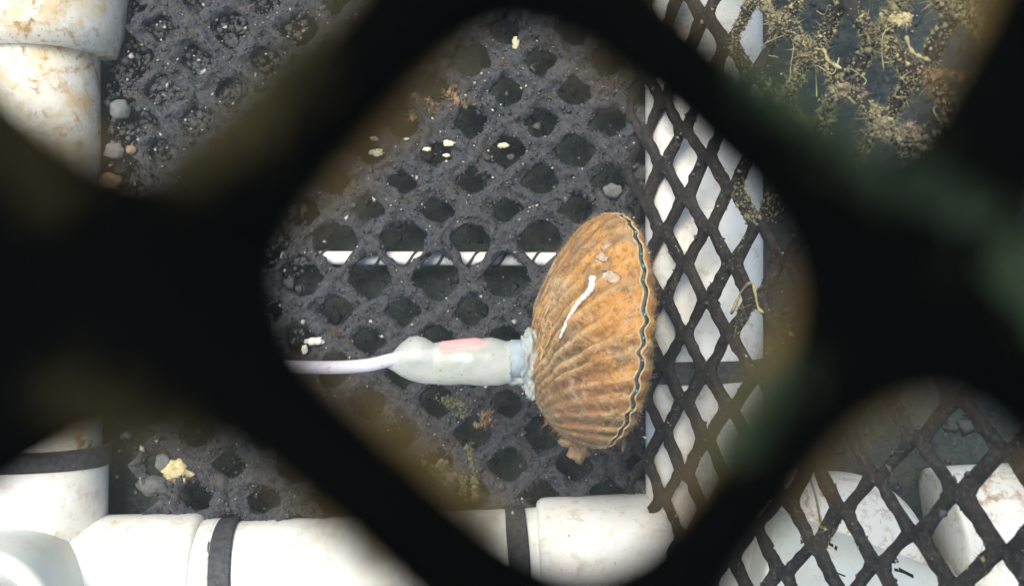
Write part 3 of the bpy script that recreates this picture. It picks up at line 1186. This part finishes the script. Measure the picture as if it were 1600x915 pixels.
for x, y, z, r, q in [(826, 558, ZS, .0090, (.50, 1.0, .85)), (831, 598, ZS - .001, .0046, (.62, 1.3, .8)), (830, 530, ZS - .001, .0044, (.7, .9, .8)), (812, 588, ZS - .002, .0044, (1.3, .7, .9))]:
    gl_parts.append(lump(at(x, y, z), r, x * .3 + y, 4, q, .32, 2.6))
new_obj("glue", *join(gl_parts), M_GLUE, sensor)

# ------------------------------------------------------------------ stones, shells and scraps on the floor net
ZT = ZF + .004


def scrap(name, px, py, r, sq, m_, label, cat, seed, amp=.45, freq=1.7, z=ZT):
    p = at(px, py, z)
    vs, fs = lump((0, 0, 0), r, seed, 3, sq, amp, freq)
    o = new_obj(name, vs, fs, m_)
    o.location = p
    tag(o, label, cat)
    return o


scrap("shell_lump", 279, 735, .0058, (1.0, .85, .6), M_YELLOW, "knobbly yellow shell lump on the silt above the bottom pipe", "shell", 3, .6, 2.3)
scrap("pebble", 254, 722, .0040, (.8, 1, .7), M_GREYSTONE, "pale grey pebble touching the yellow shell lump", "pebble", 5, .2)
scrap("pebble", 240, 758, .0060, (1.2, .7, .5), simple("dark_stone", (.10, .10, .095), .9, .1, .4, 300, .4), "dark flat pebble below the yellow shell lump", "pebble", 6, .4)
scrap("pebble", 187, 171, .0042, (1, 1, .7), M_GREYSTONE, "round grey pebble beside the left pipe", "pebble", 7, .25)
scrap("pebble", 178, 236, .0036, (1.2, .9, .6), M_GREYSTONE, "grey pebble beside the left pipe below the round one", "pebble", 8, .3)
scrap("pebble", 171, 284, .0042, (1.2, .8, .6), M_TAN, "brownish pebble beside the collar of the left pipe", "pebble", 9, .35)
scrap("pebble", 205, 234, .0020, (1, 1, .7), M_TAN, "tiny orange pebble beside the left pipe", "pebble", 10, .3)
scrap("pebble", 958, 298, .0040, (1, .8, .7), M_GREYSTONE, "grey pebble on the floor net just above the scallop", "pebble", 11, .3)
tuft("algae_scrap", at(757, 655, ZT), .0026 * 1.25, (1.2, .9, .4), M_TAN, "small orange-brown scrap on the floor net below the sensor", "scrap", 12)
tuft("algae_scrap", at(699, 631, ZT), .0034 * 1.25, (1.5, .6, .3), M_OLIVESCRAP, "olive scrap on the floor net just under the silicone sleeve", "scrap", 13)
tuft("algae_scrap", at(739, 752, ZT), .0040 * 1.25, (.45, 1.5, .3), M_OLIVESCRAP, "upright olive algae tuft on the floor net above the bottom pipe", "scrap", 14)
tuft("algae_scrap", at(640, 748, ZT), .0066 * 1.25, (1.2, .8, .3), M_OLIVESCRAP, "wide dull olive patch on the floor net near the bottom pipe", "scrap", 15)
scrap("shell_chip", 492, 533, .0026, (1.5, .6, .4), M_WHITE, "bright white shell chip above the cable", "shell", 16, .6, 2.2)
scrap("shell_chip", 476, 546, .0018, (.7, 1.1, .4), M_WHITE, "smaller white shell chip just above the cable, beside the bright one", "shell", 17, .6, 2.2)
scrap("shell_chip", 806, 69, .0022, (.7, 1.2, .5), M_CHIP, "pale tan shell chip at the top of the floor net", "shell", 18, .7, 2.2)
tuft("crust_tuft", at(713, 153, ZT), .0036 * 1.25, (1.3, 1.0, .5), M_TAN, "tan crust tuft on a floor net knot, right of its neighbour", "growth", 19)
tuft("crust_tuft", at(660, 167, ZT), .0038 * 1.25, (1.3, .8, .5), M_TAN, "tan crust tuft on the floor net beside the dark foreground strand", "growth", 20)
CHIP_LABELS = ["pale chip at the left end of the upper row, above the other", "largest pale chip at the left end of the row, below the other",
               "tiny pale chip second from left in the row across the upper net", "small pale chip in the middle of the row, left of a close pair",
               "pale chip of the close pair in the row, the upper one", "pale chip of the close pair in the row, the lower one",
               "lone pale chip at the right end of the row across the upper net"]
for i, (x, y, r) in enumerate([(585, 216, .0014), (588, 238, .0020), (635, 217, .0008), (667, 233, .0013), (701, 224, .0018), (698, 243, .0012), (787, 227, .0016)]):
    o = scrap("shell_chip", x, y, r, (1.4, .7, .4), M_CHIP, CHIP_LABELS[i], "shell", 30 + i, .6, 2.2, z=ZF + .0045)
    o["group"] = "pale shell chips across the upper floor net"

# ------------------------------------------------------------------ near net: the cage lid right in front of the lens
ZN = 0.401
sN = F / (H - ZN)
OVR = {(-1, 0): (250, 482), (1, 0): (1425, 432), (0, -1): (790, -135), (0, 1): (940, 1092), (2, -1): (1745, -235), (-2, 1): (-480, 1050), (2, 1): (2040, 1080)}


def n_node(p, q):
    if (p, q) in OVR:
        x, y = OVR[(p, q)]
    else:
        a, b = jit(p, q, 6.6, 40)
        x, y = 815 + 615 * p + a, 470 + 617 * q + b
    return (x - 800) / sN, -(y - 457.5) / sN


cells = [(p, q) for p in range(-10, 11) for q in range(-8, 9) if (p + q) % 2 == 0]
V, Fc = net_geometry(n_node, cells, 72 / sN, 3.6, .0030, lambda u, v, h: Vector((u, v, ZN + h)), m=10, rough=.00012, rough_scale=500, wvar=.12, seed=1.0,
                     wcell=lambda p, q: {(0, 0): (.95, .95, 1.05, 1.18), (-2, 0): 2.3, (2, 0): 1.6, (-1, -1): 1.12, (-1, 1): 1.0, (1, 1): .75, (1, -1): .9}.get((p, q), 1.0))
near_net = new_obj("near_net", V, Fc, M_NEARNET)
recalc(near_net, Vector((0, 0, 1)))
tag(near_net, "black out-of-focus diamond net close in front of the whole view", "net")
# algae growing along the edges of its strands, and thin brown and green films of it on their upper sides; one green band imitates a lit strand
inview = lambda P: (np.abs(P[:, 0]) < .024) & (np.abs(P[:, 1]) < .0155)
pp, nn = surface_points(near_net, 6500, 51, lambda P, Nn: ((Nn[:, 2] < -.05) & (Nn[:, 2] > -.85) & inview(P)) * np.array([max(0.0, nv(p, 130, 3) + .15) for p in P]))
o = np_obj("algae_fringe", *hairs(pp, nn, .0012, .000035, 52), M_OLIVE, near_net); o["kind"] = "stuff"


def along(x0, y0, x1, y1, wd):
    """weight for hairs in a band of the net running from one place to another (photo measures at the net's height)"""
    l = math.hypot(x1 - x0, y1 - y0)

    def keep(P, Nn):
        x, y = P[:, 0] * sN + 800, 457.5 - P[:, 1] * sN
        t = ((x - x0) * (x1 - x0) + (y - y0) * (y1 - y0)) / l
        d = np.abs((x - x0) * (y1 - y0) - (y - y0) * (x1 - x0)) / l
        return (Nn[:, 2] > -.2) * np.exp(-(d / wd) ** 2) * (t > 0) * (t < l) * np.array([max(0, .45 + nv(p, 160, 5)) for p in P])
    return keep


for band, n_, m_ in [((1400, 280, 1640, 520, 18), 1000, M_GREEN), ((1090, 60, 1400, 330, 24), 700, M_GREEN), ((470, 70, 300, 300, 40), 2600, M_OLIVEFILM),  # first band: light on a strand, put in as green hairs
                     ((110, 590, 330, 680, 26), 900, M_OLIVEFILM), ((1250, 560, 1120, 730, 18), 350, M_GREEN), ((20, 200, 90, 330, 22), 700, M_OLIVEFILM)]:
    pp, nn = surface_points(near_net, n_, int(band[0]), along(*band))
    o = np_obj("algae_film_and_lit_band", *hairs(pp, nn, .0009, .00004, int(band[1])), m_, near_net); o["kind"] = "stuff"

# specks drifting in the water over the cage floor
g_ = np.random.default_rng(77)
P = np.stack([g_.uniform(-.12, .12, 420), g_.uniform(-.11, .13, 420), g_.uniform(-.012, .12, 420)], 1)
tag(np_obj("drifting_specks", *grains(P, g_.gamma(2., .00011, 420), 78), M_SPECK), kind="stuff")

# ------------------------------------------------------------------ cloudy water
hb = bmesh.new()
bmesh.ops.create_cube(hb, size=1.0)
for v in hb.verts:
    v.co = Vector((v.co.x * 20, v.co.y * 20, .50 if v.co.z > 0 else -1.25))
hm = bpy.data.meshes.new("haze"); hb.to_mesh(hm); hb.free()
M_HAZE = bpy.data.materials.new("cloudy_water"); M_HAZE.use_nodes = True
hn = M_HAZE.node_tree
hn.nodes.clear()
pv = hn.nodes.new("ShaderNodeVolumePrincipled")
pv.inputs["Color"].default_value = (.78, .86, .84, 1)
pv.inputs["Density"].default_value = .15
pv.inputs["Anisotropy"].default_value = .2
ho = hn.nodes.new("ShaderNodeOutputMaterial")
hn.links.new(pv.outputs[0], ho.inputs["Volume"])
hm.materials.append(M_HAZE)
haze = bpy.data.objects.new("haze", hm); COL.objects.link(haze)
tag(haze, kind="stuff")
